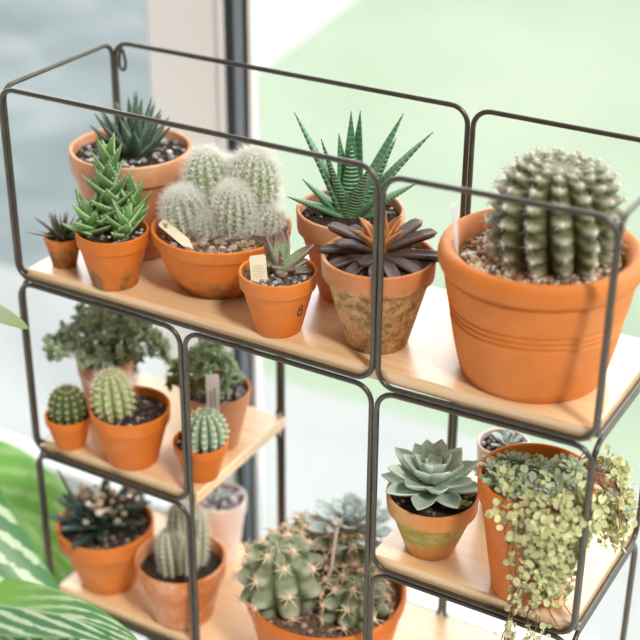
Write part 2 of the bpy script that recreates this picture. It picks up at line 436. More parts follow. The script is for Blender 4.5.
def rosette(mb, c, cnt, L, W, T, tin, tout, curl, prof, ch=.25, tscale=1.0, lmin=.5, teeth=None, jit=8, zrise=.0, skip=None, rin=.001, rout=.004, az0=0, wmin=.6, **kw):
    for i in range(cnt):
        f = (i+.5)/cnt                          # 0 innermost
        az = az0+i*137.508+R.uniform(-jit, jit)*.6
        if skip and skip(az, f): continue
        til = tin+(tout-tin)*f**.85+R.uniform(-jit, jit)*.5
        l = L*(lmin+(1-lmin)*min(1, f*1.5))*R.uniform(.93, 1.06)
        r = rin+(rout-rin)*f
        b = Vector(c)+Vector((r*math.cos(rad(az)), r*math.sin(rad(az)), zrise*(1-f)))
        leaf(mb, b, az, til, til+curl, l, W*(wmin+(1-wmin)*min(1, f*1.4)), T, prof, ch, teeth=teeth, **kw)

# ---------------------------------------------------------------- cacti
def cactus(parent, c, rx, h, ribs, rows, ribdepth, tub, mat, spine_mat=None, spines=6, slen=.006, srad=.00025, wool=0, tilt=(0, 0), phimax=150, seg=None, nv=90, areo_r=0, hair=0, spread=1.0, pw=1.0, name='cactus_stem', rot0=0, stagger=.5, topdimple=.0, star=False, woolmat='wool', tubsharp=1.0, twistrib=0.0):
    seg = seg or ribs*10
    M = Matrix.Translation(Vector(c)) @ Matrix.Rotation(rad(tilt[0]), 4, 'Y') @ Matrix.Rotation(rad(tilt[1]), 4, 'X')
    pm = rad(phimax); zb = -math.cos(pm)     # bottom at phi = pm
    def pt(phi, th, off=0):
        sp = math.sin(phi); r0 = rx*abs(sp)**pw
        z0 = h*(math.cos(phi)+zb)/(1+zb)
        z0 -= topdimple*math.exp(-(phi/.35)**2)
        q = ribs*(th-rot0-twistrib*phi)
        d = abs(math.cos(q/2))**.8
        fade = min(1, sp*1.6)
        rowphase = rows*phi/pm
        # a tubercle at each areole of the rib; neighbouring ribs are staggered
        par = stagger*(int(math.floor((q/(2*PI))+.5)) % 2)
        T = (.5+.5*math.cos(2*PI*(rowphase-par)))**tubsharp
        k = 1-ribdepth*(1-d)*fade+tub*(T-.5)*d*fade
        return Vector((r0*k*math.cos(th), r0*k*math.sin(th), z0+rx*tub*(T-.5)*d*fade*math.cos(phi))), d, T
    mb = MB(); rws = []; at = []
    for i in range(nv+1):
        phi = .004+(pm-.004)*i/nv; row = []; ar = []
        for j in range(seg):
            P, d, T = pt(phi, 2*PI*j/seg)
            row.append(M @ P); ar.append((1-i/nv, d, d*T, .5))
        rws.append(row); at.append(ar)
    mb.grid(rws, at, True, True, True)
    body = mb.build(name, mat, parent)
    sm = MB(); wm = MB(); M3 = M.to_3x3()
    for k in range(ribs):
        th = rot0+2*PI*k/ribs; par = stagger*(k % 2)
        for rw in range(0, rows+1):
            phi = (rw+par)/rows*pm
            if phi < .10 or phi > pm*.94: continue
            tt = th+twistrib*phi
            P, d, T = pt(phi, tt); 
            nrm = Vector((math.sin(phi)*math.cos(tt)/rx, math.sin(phi)*math.sin(tt)/rx, math.cos(phi)/(h*.55))).normalized()
            Pw = M @ P; N = (M3 @ nrm).normalized()
            if areo_r: (sm if star else wm).blob(Pw+N*areo_r*.25, areo_r, (1, 1, 1), jit=.2)
            if spine_mat:
                u = N.orthogonal().normalized(); w = N.cross(u); q0 = R.random()*6
                for s_ in range(spines):
                    q = q0+2*PI*s_/spines+R.uniform(-.25, .25)
                    dr = (N*R.uniform(.25, .6)/spread+(u*math.cos(q)+w*math.sin(q)))
                    sm.spike(Pw-N*.0004, dr, slen*R.uniform(.7, 1.2), srad)
                if not star: sm.spike(Pw, N+u*R.uniform(-.3, .3), slen*1.1, srad)
                for _ in range(hair):
                    dr = Vector((R.gauss(0, 1), R.gauss(0, 1), R.gauss(0, 1))).normalized()+N*.9
                    sm.spike(Pw, dr, slen*R.uniform(.8, 1.5), srad*.8)
    if sm.v: sm.build('spines', spine_mat, body, smooth=False)
    if wm.v: wm.build('areoles', woolmat, body)
    return body

# ================================================================ THE SHELF UNIT
X0, A1, B0, B1 = 0.0, .4466, .4528, .6746
C1, D0 = .2177, .2239
ZA, ZC, ZE, ZD = -.22, -.4452, -.4442, -.6601
G, DEP, RR = .0062, .1969, .0028
ZF = -.895
unit = thing('shelving_unit', 'dark bronze wire shelving unit with pine boards carrying rows of potted plants', 'shelf', (0, 0, ZF), rz=0)
OFF = Vector((0, 0, -ZF))
def rounded(p, r=.019, n=6):
    """closed rounded rectangle through four corner points"""
    out = []
    for i in range(4):
        a, b, c = p[i-1], p[i], p[(i+1) % 4]
        da = (a-b).normalized(); dc = (c-b).normalized()
        cen = b+(da+dc)*r
        for k in range(n+1):
            q = k/n*PI/2
            out.append(cen-dc*r*math.cos(q)-da*r*math.sin(q))
    return [x+OFF for x in out]
def loop(pts, r=.019):
    mb = MB(); mb.tube(rounded([Vector(p) for p in pts], r), RR, True, 10); return mb.build('wire_frame', 'bronze_rod', unit)
def face_loop(xl, xr, zt, zb, y, dz=(0, 0, 0, 0)):   # dz: tl, tr, br, bl
    return loop([(xl, y, zt+dz[0]), (xr, y, zt+dz[1]), (xr, y, zb+dz[2]), (xl, y, zb+dz[3])])
def side_loop(x, zt, zb): return loop([(x, .0052, zt), (x, DEP-.0052, zt), (x, DEP-.0052, zb), (x, .0052, zb)], .016)
ga = ZA-G; gc = ZC-G; ge = ZE-G; gd = ZD-G
face_loop(X0, A1, 0, ZA, 0, (.001, .0015, -.0008, .0022))
face_loop(B0, B1, 0, ZA, 0, (-.0042, .0018, .0008, -.0042))
face_loop(X0, C1, ga, ZC, 0, (.0018, 0, -.0008, -.0006))
face_loop(D0, A1, ga, ZD, 0, (0, -.0018, 0, 0))
face_loop(B0, B1, ga, ZE, 0, (-.0045, .0006, 0, 0))
face_loop(X0, C1, gc, ZD, 0); face_loop(B0, B1, ge, ZD, 0)
face_loop(X0, A1, gd, ZF, 0); face_loop(B0, B1, gd, ZF, 0)
face_loop(X0, A1, 0, ZA, DEP); face_loop(B0, B1, 0, ZA, DEP)
face_loop(X0, C1, ga, ZC, DEP); face_loop(D0, A1, ga, ZD, DEP); face_loop(B0, B1, ga, ZE, DEP)
face_loop(X0, C1, gc, ZD, DEP); face_loop(B0, B1, ge, ZD, DEP)
face_loop(X0, A1, gd, ZF, DEP); face_loop(B0, B1, gd, ZF, DEP)
side_loop(X0, 0, ZA); side_loop(X0, ga, ZC); side_loop(X0, gc, ZD); side_loop(X0, gd, ZF)
side_loop(B1, 0, ZA); side_loop(B1, ga, ZE); side_loop(B1, ge, ZD); side_loop(B1, gd, ZF)
TH = .010
def board(x0, x1, z):
    mb = MB(); mb.box((x0, .0034, z-.0018-ZF), (x1, DEP-.0030, z+.003+TH-ZF))
    return mb.build('shelf_board', 'pine_board', unit, smooth=False, bevel=.0022)
board(.010, B1-.0026, ZA); board(.010, C1+.012, ZC); board(B0-.004, B1-.0026, ZE); board(.010, B1-.0026, ZD)
# teardrop hanging eyelet welded to the back top rod
mb = MB(); pts = []
for k in range(24):
    q = 2*PI*k/24; w = .0042*(1+.35*math.sin(q)*-1)
    pts.append(Vector((.0125+w*math.cos(q), DEP-.003, -.0185+.0125*math.sin(q)))+OFF)
mb.tube(pts, .0019, True, 6); mb.build('hanging_eyelet', 'bronze_rod', unit)

SA, SC, SE, SD = -.2070, -.4322, -.4312, -.6471      # board tops
def planted(name, label, cat, x, y, z, group): return thing(name, label, cat, (x, y, z), group)
SUC, CAC = 'potted succulents on the shelves', 'potted cacti on the shelves'

# ================================================================ TOP BOARD
# wide pot of dark aloe, back left
o = planted('potted_aloe', 'dark spiky aloe in wide pale terracotta pot at the back left of the top board', 'potted plant', .076, .118, SA, SUC)
z = pot(o, 'terracotta_pale', .0482, .0688, .1197, 'std', stones=('grey_gravel', 120, .002, .0042, (.4, 1)), rimh=.026, soil_dip=.011)
mb = MB(); rosette(mb, (.003, 0, z-.004), 28, .060, .0250, .008, 3, 50, -4, lance, .3, lmin=1.22, n=10, m=8, rout=.008)
mb.build('aloe_rosette', 'aloe_dark', o)

# thumb pot at the far left
o = planted('potted_spiky_seedling', 'thumb sized terracotta pot with dark spiky seedling at left end of top board', 'potted plant', .0395, .034, SA, SUC)
z = pot(o, 'terracotta_worn', .0134, .0210, .0353, 'std', soil_dip=.004, stones=('dark_grit', 40, .001, .002, (.2, 1)))
mb = MB(); rosette(mb, (0, 0, z-.002), 28, .036, .0062, .0022, 5, 70, 5, lance, .2, lmin=.6, n=6, m=6, rout=.006)
for k in range(5): leaf(mb, (R.uniform(-.006, .006), R.uniform(-.006, .006), z), R.uniform(0, 360), R.uniform(0, 30), 20, .033, .0028, .002, lance, n=6, m=6, tint=.9)
mb.build('seedling_rosette', 'spiky_dark', o)

# tiger tooth aloe
o = planted('potted_tooth_aloe', 'bright green toothed aloe with stacked triangular leaves in small terracotta pot', 'potted plant', .115, .027, SA, SUC)
z = pot(o, 'terracotta_worn', .0251, .0396, .0629, 'std', stones=('grey_gravel', 70, .0015, .003, (.3, 1)), soil_dip=.007)
mb = MB(); tm = MB()
def tooth_column(cx, cy, h, n, L, W, lean=(0, 0), tin=22, tout=64):
    for i in range(n):
        f = i/(n-1); zz = z-.002+h*f; az = i*137.5+cx*9000+R.uniform(-22, 22)
        tl = tout+(tin-tout)*f
        b = Vector((cx+lean[0]*f, cy+lean[1]*f, zz))
        leaf(mb, b, az, tl, tl-6, L*(1-.12*f)*R.uniform(.82, 1.15), W*(1.08-.08*f), .0075, tri, .45, teeth=tm, n=10, m=8, tooth=(2, .0021, .0006))
tooth_column(-.002, .006, .078, 26, .043, .0215, (.002, 0))
tooth_column(-.019, -.004, .022, 14, .037, .0175, (-.006, 0))
tooth_column(.012, -.012, .016, 13, .036, .0175, (.005, 0))
tooth_column(.015, .010, .030, 14, .037, .0175, (.008, 0))
b = mb.build('aloe_stems', 'tooth_aloe', o); tm.build('leaf_teeth', 'tooth', b, smooth=False)

# pan of white haired cacti
o = planted('potted_woolly_cactus', 'cluster of white haired cactus heads in shallow terracotta pan on the top board', 'potted cactus', .216, .086, SA, CAC)
z = pot(o, 'terracotta_worn', .0436, .0758, .0682, 'bowl', soil_mat='gritty_soil', stones=('brown_gravel', 330, .0022, .0052, (.0, 1)), soil_dip=.010, rimh=.014)
def woolly(cx, cy, zb, rx, h, tilt=(0, 0), ribs=15, rows=15):
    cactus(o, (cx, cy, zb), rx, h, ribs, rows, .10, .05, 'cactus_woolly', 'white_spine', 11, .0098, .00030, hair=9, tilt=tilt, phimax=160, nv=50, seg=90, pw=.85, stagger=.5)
woolly(-.033, .006, z-.004, .0230, .050, (-12, 2))
woolly(-.011, .030, z+.000, .0240, .078, (-5, -4), 14, 14)
woolly(.012, .000, z-.006, .0215, .062, (3, 6))
woolly(.030, .022, z-.002, .0275, .084, (5, -2), 17, 16)
woolly(.047, .004, z-.006, .0150, .034, (14, 4), 12, 10)
woolly(-.012, -.006, z-.006, .0140, .030, (-6, 8), 12, 9)
woolly(.002, .044, z, .020, .062, (0, -8))
woolly(.028, -.004, z-.006, .0120, .028, (6, 6), 11, 8)

# small felted succulent
o = planted('potted_felt_succulent', 'small felted succulent with red tipped leaves in orange pot stamped with dark mark', 'potted plant', .324, .0255, SA, SUC)
z = pot(o, 'terracotta', .0235, .0400, .0660, 'std', stones=('grey_gravel', 110, .0015, .0035, (.2, 1)), soil_mat='gritty_soil', soil_dip=.007)
mb = MB()
for az, t, l, w in ((172, 20, .042, .019), (110, 4, .044, .020), (60, 14, .042, .020), (8, 50, .044, .019), (20, 74, .030, .017), (-50, 66, .026, .017), (-120, 56, .022, .015),
                    (200, 60, .028, .017), (-14, 84, .034, .018), (140, 44, .032, .017), (-90, 22, .020, .013), (60, -6, .024, .013), (-85, 78, .026, .016)):
    leaf(mb, (.003, .003, z+.002), az, t, t+4, l*.98, w*.92, .0085, boat, .30, n=11, m=12, taper=.35)
mb.build('felted_rosette', 'haworthia_fuzzy', o)
# the dark stamp: a squiggle like an 8 on the lower right of the pot
mb = MB(); az = rad(-45)
def onpot(u, zz, r=.0303): return Vector((r*math.cos(az+u/r), r*math.sin(az+u/r), zz))
for ring in ((.0352, .0028), (.0293, .0036)):
    pts = [onpot(ring[1]*.8*math.cos(2*PI*k/14), ring[0]+ring[1]*math.sin(2*PI*k/14), .0235+(.0338-.0235)*(ring[0]+ring[1]*math.sin(2*PI*k/14))/.0488+.0017) for k in range(15)]
    mb.tube(pts, .0007, False, 5)
mb.build('stamped_mark', 'ink', o)

# zebra plant
o = planted('potted_zebra_plant', 'zebra striped succulent with long pointed leaves in terracotta pot behind the brown one', 'potted plant', .347, .134, SA, SUC)
z = pot(o, 'terracotta_pale', .0322, .0572, .0983, 'std', soil_dip=.010, stones=('dark_grit', 60, .0015, .003, (.3, 1)), rimh=.024)
mb = MB()
for az, t0, t1, l, w in ((172, 24, 28, .124, .019), (190, 14, 20, .092, .017), (95, 4, 3, .112, .016), (60, 8, 4, .112, .016), (130, 12, 8, .088, .016), (-90, -6, -2, .080, .020),
                         (14, 22, 34, .086, .022), (2, 34, 46, .122, .019), (30, 26, 32, .118, .017), (-8, 24, 24, .098, .022), (-150, 16, 20, .070, .021), (-60, 20, 26, .070, .020),
                         (185, 66, 70, .066, .014), (168, 52, 50, .060, .013), (-160, 62, 66, .040, .012), (6, 58, 64, .074, .014), (-20, 70, 78, .045, .012), (-105, 18, 22, .036, .013), (-40, 42, 50, .050, .015), (50, 50, 58, .07, .014)):
    az_ = rad(az); leaf(mb, (.005*math.cos(az_), .005*math.sin(az_), z-.003), az, t0, t1, l, w*1.7, .0095, lance, .22, n=22, m=12, up=.35)
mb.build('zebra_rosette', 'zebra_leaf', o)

# brown succulent with orange heart
o = planted('potted_brown_succulent', 'dark brown rosette with orange heart in mossy weathered pot behind the wire uprights', 'potted plant', .423, .053, SA, SUC)
z = pot(o, 'terracotta_aged', .0313, .0568, .0965, 'std', stones=('brown_gravel', 60, .0015, .0035, (.3, 1)), soil_dip=.009, rimh=.0235)
mb = MB()
for az, t0, t1, l in ((178, 72, 88, .056), (158, 58, 74, .054), (202, 82, 98, .052), (232, 80, 102, .046), (262, 84, 108, .038), (-72, 84, 106, .044), (-44, 80, 98, .050), (-14, 74, 86, .066), (-30, 84, 98, .050),
                      (8, 62, 74, .056), (28, 52, 66, .050), (50, 60, 80, .036), (140, 56, 74, .038), (110, 60, 80, .028), (80, 55, 75, .028), (192, 62, 80, .040), (-8, 88, 96, .040), (-120, 70, 90, .032)):
    a_ = rad(az); leaf(mb, (.004*math.cos(a_), .004*math.sin(a_), z+.004+.006*(t0 < 64)), az, t0+6, t1+7, l, .0135, .0105, pod, .55, n=12, m=12, up=.25, taper=.22)
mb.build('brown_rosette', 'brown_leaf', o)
mb = MB()
for az, t0, t1, l in ((100, 2, -2, .042), (170, 22, 34, .036), (205, 34, 50, .034), (10, 22, 36, .038), (-20, 30, 50, .032), (60, 14, 18, .036), (-90, 12, 14, .030), (140, 30, 48, .032), (35, 34, 52, .034)):
    leaf(mb, (0, 0, z+.004), az, t0, t1, l*1.22, .0185, .0055, boat, .6, n=9, m=10, up=.3)
mb.build('orange_heart', 'orange_leaf', o)

# the big barrel cactus
o = planted('potted_barrel_cactus', 'large ribbed grey green barrel cactus in big orange pot with scored rings', 'potted cactus', .580, .079, SA, CAC)
z = pot(o, 'terracotta_big', .0682, .0967, .1341, 'big', soil_mat='gritty_soil', stones=('tan_grit', 900, .0014, .0036, (.35, 1)), soil_dip=.016)
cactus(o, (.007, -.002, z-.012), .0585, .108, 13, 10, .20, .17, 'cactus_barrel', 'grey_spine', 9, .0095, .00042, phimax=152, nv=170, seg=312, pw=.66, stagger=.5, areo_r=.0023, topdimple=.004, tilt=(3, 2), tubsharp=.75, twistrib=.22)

# ================================================================ MIDDLE LEFT BOARD
o = planted('potted_bushy_stonecrop', 'bushy green stonecrop spilling over small pot at back of middle left board', 'potted plant', .040, .090, SC, SUC)
z = pot(o, 'terracotta_pale', .0244, .0340, .0800, 'std', rimh=.02)
mb = MB(); st = MB()
for i in range(340):
    q = R.uniform(0, 2*PI); f = R.random()**.5
    tip = Vector((.074*f*math.cos(q)+.004, .060*f*math.sin(q), z+.016+.058*(1-f*f)*R.uniform(.7, 1.15)-.030*max(0, f-.75)*R.uniform(0, 3)))
    if tip.y < -.012 and tip.z < z+.026: tip.z = z+.026+R.uniform(0, .02)
    base = Vector((.022*f*math.cos(q), .022*f*math.sin(q), z-.002)); mid = (base+tip)/2+Vector((0, 0, .012))
    if i % 3 == 0: st.tube([base, mid, tip], .0008, False, 5)
    for k in range(10):
        d = Vector((R.gauss(0, 1), R.gauss(0, 1), R.gauss(.5, 1))).normalized()
        a_ = math.degrees(math.atan2(d.y, d.x)); t_ = math.degrees(math.acos(max(-1, min(1, d.z))))
        leaf(mb, tip-d*.001, a_, t_, t_+10, R.uniform(.006, .010), .0048, .0022, boat, .1, n=4, m=6, tint=R.random())
mb.build('foliage', 'bush_leaf', o); st.build('stems', 'green_stem', o)

o = planted('potted_dark_cactus', 'small dark green globe cactus with yellow spines, leftmost pot on middle left board', 'potted cactus', .042, .0145, SC, CAC)
z = pot(o, 'terracotta', .0178, .0281, .0408, 'std', soil_dip=.006, stones=('dark_grit', 40, .001, .002, (.4, 1)))
cactus(o, (0, .001, z-.006), .0225, .043, 13, 7, .16, .08, 'cactus_dark', 'yellow_spine', 6, .0038, .0002, areo_r=.0011, phimax=140, nv=60, seg=130, pw=.85, stagger=0, woolmat='yellow_spine')

o = planted('potted_pale_cactus', 'pale green ribbed cactus with wispy white hair in orange pot on middle left board', 'potted cactus', .124, .0265, SC, CAC)
z = pot(o, 'terracotta', .0291, .0462, .0704, 'std', soil_dip=.010, stones=('dark_grit', 150, .0015, .003, (.2, 1)))
cactus(o, (-.016, -.004, z-.008), .0235, .060, 11, 9, .22, .10, 'cactus_pale', 'cream_spine', 7, .0062, .00018, hair=3, areo_r=.0010, phimax=150, nv=70, seg=132, pw=.7, stagger=0, tilt=(-4, 0))
hm = MB()
for k in range(150):
    q = R.uniform(0, 6.28); r = .018*R.random()**.5
    hm.spike(Vector((-.018+r*math.cos(q), -.004+r*math.sin(q), z+.042-r*.4)), Vector((math.cos(q)*.7, math.sin(q)*.7, R.uniform(.3, 1.3))), R.uniform(.014, .026), .00032)
hm.build('crown_hair', 'white_spine', o, smooth=False)

o = planted('potted_round_cactus', 'little round cactus striped green and white in small orange pot beside wire upright', 'potted cactus', .212, .0385, SC, CAC)
z = pot(o, 'terracotta', .0194, .0315, .0465, 'std', soil_dip=.006, stones=('brown_gravel', 60, .0015, .003, (.4, 1)))
cactus(o, (.006, -.001, z-.006), .0250, .046, 12, 8, .26, .06, 'cactus_round', 'cream_spine', 7, .0032, .00016, areo_r=.0012, phimax=140, nv=60, seg=132, pw=.8, stagger=0)

o = planted('potted_leafy_succulent', 'loose pale green leafy succulent in orange pot at the back of middle left board', 'potted plant', .187, .107, SC, SUC)
z = pot(o, 'terracotta_pale', .0261, .0418, .0729, 'std', soil_dip=.009, stones=('grey_gravel', 160, .002, .0042, (.1, 1)))
mb = MB(); yl = MB()
for i in range(150):
    q = R.uniform(0, 6.28); f = R.random()**.5
    tip = Vector((-.012+.042*f*math.cos(q), .032*f*math.sin(q), z+.014+.052*(1-f*f)*R.uniform(.6, 1.1)))
    for k in range(6):
        d = Vector((R.gauss(0, 1), R.gauss(0, 1), R.gauss(.5, 1))).normalized()
        a_ = math.degrees(math.atan2(d.y, d.x)); t_ = math.degrees(math.acos(max(-1, min(1, d.z))))
        tgt = yl if (tip.x < -.012 and tip.z < z+.034 and R.random() < .75) else mb
        leaf(tgt, tip-d*.002, a_, t_, t_+15, R.uniform(.008, .013), .0062, .0022, boat, .1, n=5, m=6)
st = MB()
for k in range(14):
    q = R.uniform(0, 6.28); st.tube([Vector((-.010+.008*math.cos(q), .008*math.sin(q), z-.003)), Vector((-.012+.018*math.cos(q), .018*math.sin(q), z+.018)), Vector((-.012+.022*math.cos(q), .020*math.sin(q), z+.040))], .0009, False, 5)
mb.build('foliage', 'pale_bush_leaf', o); yl.build('lower_leaves', 'yellow_leaf', o); st.build('stems', 'green_stem', o)

# ================================================================ BOTTOM BOARD
o = planted('potted_strap_succulent', 'dark leaved succulent with cream buds in orange pot, leftmost on the bottom board', 'potted plant', .058, .046, SD, SUC)
z = pot(o, 'terracotta', .0340, .0604, .0882, 'std', soil_dip=.010, stones=('dark_grit', 200, .0015, .0035, (.1, 1)), rimh=.024)
mb = MB(); rosette(mb, (-.008, .004, z-.003), 30, .062, .0115, .006, 8, 72, 10, strap, .3, lmin=.6, n=8, m=8, rout=.012)
leaf(mb, (-.014, -.004, z), 185, 28, 16, .098, .008, .004, strap, .3); leaf(mb, (.012, .006, z), 10, 30, 44, .070, .010, .005, strap, .3)
mb.build('strap_rosette', 'dark_strap', o)
bd = MB()
for k in range(30):
    q = R.uniform(0, 6.28); r = R.uniform(.010, .042)
    bd.blob((-.004+r*math.cos(q), .006+r*math.sin(q)*.8, z+R.uniform(.012, .052)), R.uniform(.003, .0062), (1, 1, R.uniform(.7, 1.1)), (.5, .5, .5, R.random()), .2)
bd.build('buds', 'cream_bud', o)

o = planted('potted_column_cactus', 'grey woolly column cactus in lime stained orange pot by the front of bottom board', 'potted cactus', .175, .040, SD, CAC)
z = pot(o, 'terracotta_limed', .0360, .0550, .0841, 'std', soil_dip=.019, rimh=.022)
for cx, cy, r, h, tl in ((-.010, -.008, .0150, .064, -3), (.006, -.004, .0145, .056, 3), (-.002, .012, .015, .084, 0), (.018, .010, .013, .078, 4)):
    cactus(o, (cx, cy, z-.006), r, h, 9, 12, .24, .08, 'cactus_grey', 'grey_spine', 6, .006, .00018, hair=3, areo_r=.0011, phimax=160, nv=70, seg=90, pw=.5, stagger=0, tilt=(tl, 0))

o = planted('potted_pale_pebbles', 'small whitish pot topped with grey pebbles standing behind the column cactus', 'potted plant', .154, .158, SD, SUC)
z = pot(o, 'terracotta_pink', .0215, .0335, .0920, 'std', soil_dip=.006, stones=('grey_gravel', 60, .003, .006, (0, 1)), rimh=.02)
mb = MB(); rosette(mb, (0, 0, z+.002), 9, .012, .006, .005, 10, 70, 0, oval, .1, n=6, m=8); mb.build('pebble_rosette', 'blue_rosette_leaf', o)

o = planted('potted_chin_cactus', 'clump of knobbly cacti with star shaped spines in wide orange pan on bottom board', 'potted cactus', .360, .066, SD, CAC)
z = pot(o, 'terracotta', .0648, .0940, .0949, 'bowl', soil_mat='gritty_soil', stones=('brown_gravel', 260, .002, .0048, (.3, 1)), soil_dip=.013, rimh=.017)
def chin(cx, cy, rx, h, tilt=(0, 0), rows=4, ribs=8, rot=0):
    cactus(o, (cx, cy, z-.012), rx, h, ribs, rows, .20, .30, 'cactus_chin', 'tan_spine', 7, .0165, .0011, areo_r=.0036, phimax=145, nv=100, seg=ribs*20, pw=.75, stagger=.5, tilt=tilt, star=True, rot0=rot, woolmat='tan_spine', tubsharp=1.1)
chin(-.046, -.004, .046, .084, (-6, 3), rot=.2)
chin(.030, -.030, .036, .058, (4, 6), 4, 8, .5)
chin(.024, .022, .036, .078, (3, -3), 5, 8, .1)
chin(-.022, .052, .030, .070, (0, -6), 4, 7)
mb = MB(); rosette(mb, (.030, .052, z+.046), 34, .052, .024, .007, 6, 82, 12, spoon, .3, lmin=.5, n=8, m=8, rout=.008, zrise=.01)
st = MB(); st.tube([Vector((.030, .052, z-.004)), Vector((.030, .052, z+.02)), Vector((.030, .052, z+.051))], .007, False, 10)
mb.build('blue_rosette', 'blue_rosette_leaf', o); st.build('rosette_stem', 'green_stem', o)
mb = MB(); st0 = Vector((-.008, -.034, z)); tip = Vector((.012, .012, z+.088))
mb.tube([st0, (st0+tip)/2+Vector((.004, 0, 0)), tip], .0016, False, 6, (0, .5, .5, .5), .0022)
for k in range(9): mb.spike(tip-Vector((0, 0, .001)), Vector((math.cos(k*.7), math.sin(k*.7), 1.0)), .012, .003, (0, .5, .5, .5), 5)
mb.build('dry_flower_stalk', 'dry_stalk', o)

# ================================================================ RIGHT MIDDLE BOARD
o = planted('potted_echeveria', 'blue green echeveria rosette in algae stained terracotta pot on the right middle board', 'potted plant', .497, .046, SE, SUC)
z = pot(o, 'terracotta_algae', .0253, .0485, .0705, 'std', soil_dip=.007, rimh=.020, stones=('dark_grit', 40, .0015, .003, (.4, 1)))
mb = MB()
cen = Vector((-.001, .000, z+.006))
def whorl(n, az0, tilt, L, W, zz, r, curl=-14, T=.0052, ch=.42):
    for k in range(n):
        az = az0+360*k/n+R.uniform(-5, 5); a_ = rad(az)
        leaf(mb, cen+Vector((r*math.cos(a_), r*math.sin(a_), zz)), az, tilt+R.uniform(-4, 4)+curl*-.5, tilt+curl, L*R.uniform(.94, 1.06), W, T, spade, ch, n=16, m=12, up=.35, taper=.35)
whorl(4, 10, 8, .012, .008, .022, .001, 4)
whorl(5, 30, 20, .020, .014, .019, .002, 0)
whorl(6, 0, 33, .031, .020, .016, .003)
whorl(7, 25, 48, .041, .024, .012, .004)
whorl(8, 5, 64, .049, .025, .007, .005)
whorl(8, 28, 82, .051, .025, .002, .005)
mb.build('echeveria_rosette', 'echeveria_leaf', o)
mb = MB()
for k in range(6):
    q = rad(-55+k*17); c_ = Vector((.037*math.cos(q), .037*math.sin(q), z+R.uniform(.0, .008)))
    rosette(mb, c_, 9, .0095, .0055, .0025, 10, 75, 0, spoon, .2, n=5, m=6, rout=.002)
mb.build('offsets', 'pup_leaf', o)

o = planted('potted_trailing_stonecrop', 'tall terracotta pot with pale green stonecrop cascading down its front', 'potted plant', .611, .037, SE, SUC)
PR, PH = .0582, .1352
z = pot(o, 'terracotta', .0365, PR, PH, 'std', soil_dip=.016, rimh=.026, stones=('brown_gravel', 60, .002, .004, (.3, 1)))
lv = MB(); gv = MB(); st = MB()
def hug(zz):        # outer radius of the pot at height zz
    return PR+.002 if zz > PH-.028 else .0365+(PR-.0365)*.82*max(0, zz)/(PH-.026)+.001
def sprig(mbx, c, n, r, spread, up=.5):
    for _ in range(n):
        d = Vector((R.gauss(0, 1), R.gauss(0, 1), R.gauss(0, 1)))*spread
        nn = Vector((R.gauss(0, .7), R.gauss(-.5, .7), R.gauss(up, .7)))
        disc(mbx, c+d, nn, r*R.uniform(.65, 1.2), r*.10, R.random(), 8, .10)
# mat over the soil
for i in range(240):
    q = R.uniform(0, 6.28); r = .052*R.random()**.5
    if r*math.sin(q) > .030: continue
    zz = z+.003+.012*R.random()*(1-(r/.055)**2)+(.010 if r*math.sin(q) < -.01 else .002)
    sprig(gv if R.random() < .62 else lv, Vector((r*math.cos(q), r*math.sin(q), zz)), 6, .0037, .0034)
for k in range(26):
    q = R.uniform(0, 6.28); r = R.uniform(0, .046)
    if r*math.sin(q) > .03: continue
    rosette(gv, (r*math.cos(q), r*math.sin(q), z+.012+R.random()*.008), 10, .010, .006, .0025, 8, 75, 0, spoon, .2, n=5, m=6)
def strand(az, drop, dense=1.0, out=.004, r=.0038, wide=1.35, stem_only=0):
    a = rad(az); pts = []
    p0 = Vector((.040*math.cos(a), .040*math.sin(a), z+.008)); pts.append(p0)
    pts.append(Vector(((PR-.002)*math.cos(a), (PR-.002)*math.sin(a), PH+.006)))
    pts.append(Vector(((PR+.005)*math.cos(a), (PR+.005)*math.sin(a), PH-.004)))
    n = max(2, int(drop/.006)); aa = a
    for k in range(1, n+1):
        zz = PH-.004-drop*k/n; aa += R.gauss(0, .025)
        rr = max(hug(zz), PR*.92 if k < 6 else 0)+out+R.uniform(0, .005)
        if zz < .0: rr = max(rr, PR+.004)
        pts.append(Vector((rr*math.cos(aa), rr*math.sin(aa), zz)))
    st.tube(pts, .00055, False, 5)
    for k, p in enumerate(pts[1:]):
        if k < stem_only: continue
        for _ in range(int(4*dense)+(R.random() < (4*dense) % 1)):
            q = Vector((R.gauss(0, .0035*wide), R.gauss(0, .0035*wide), R.gauss(0, .003)))
            nn = Vector((math.cos(aa)*.8+R.gauss(0, .6), math.sin(aa)*.8+R.gauss(0, .6), .45+R.gauss(0, .5)))
            disc(lv, p+q, nn, r*R.uniform(.6, 1.2), r*.10, R.random(), 8, .10)
for k in range(42):
    az = R.gauss(-75, 27)
    if az < -155 or az > 0: continue
    top = .115*math.exp(-((az+76)/32)**2)
    strand(az, .010+top*R.uniform(.3, 1.05), .85)
for az in (-100, -78, -70): strand(az, .118, .75)
for az, d in ((-112, .168), (-97, .176), (-92, .160), (-82, .178), (-50, .150)): strand(az, d, .5, .006, .0031, .8)
for az, d in ((-118, .165), (-104, .19), (-86, .19), (-66, .17)): strand(az, d, .12, .007, .003)
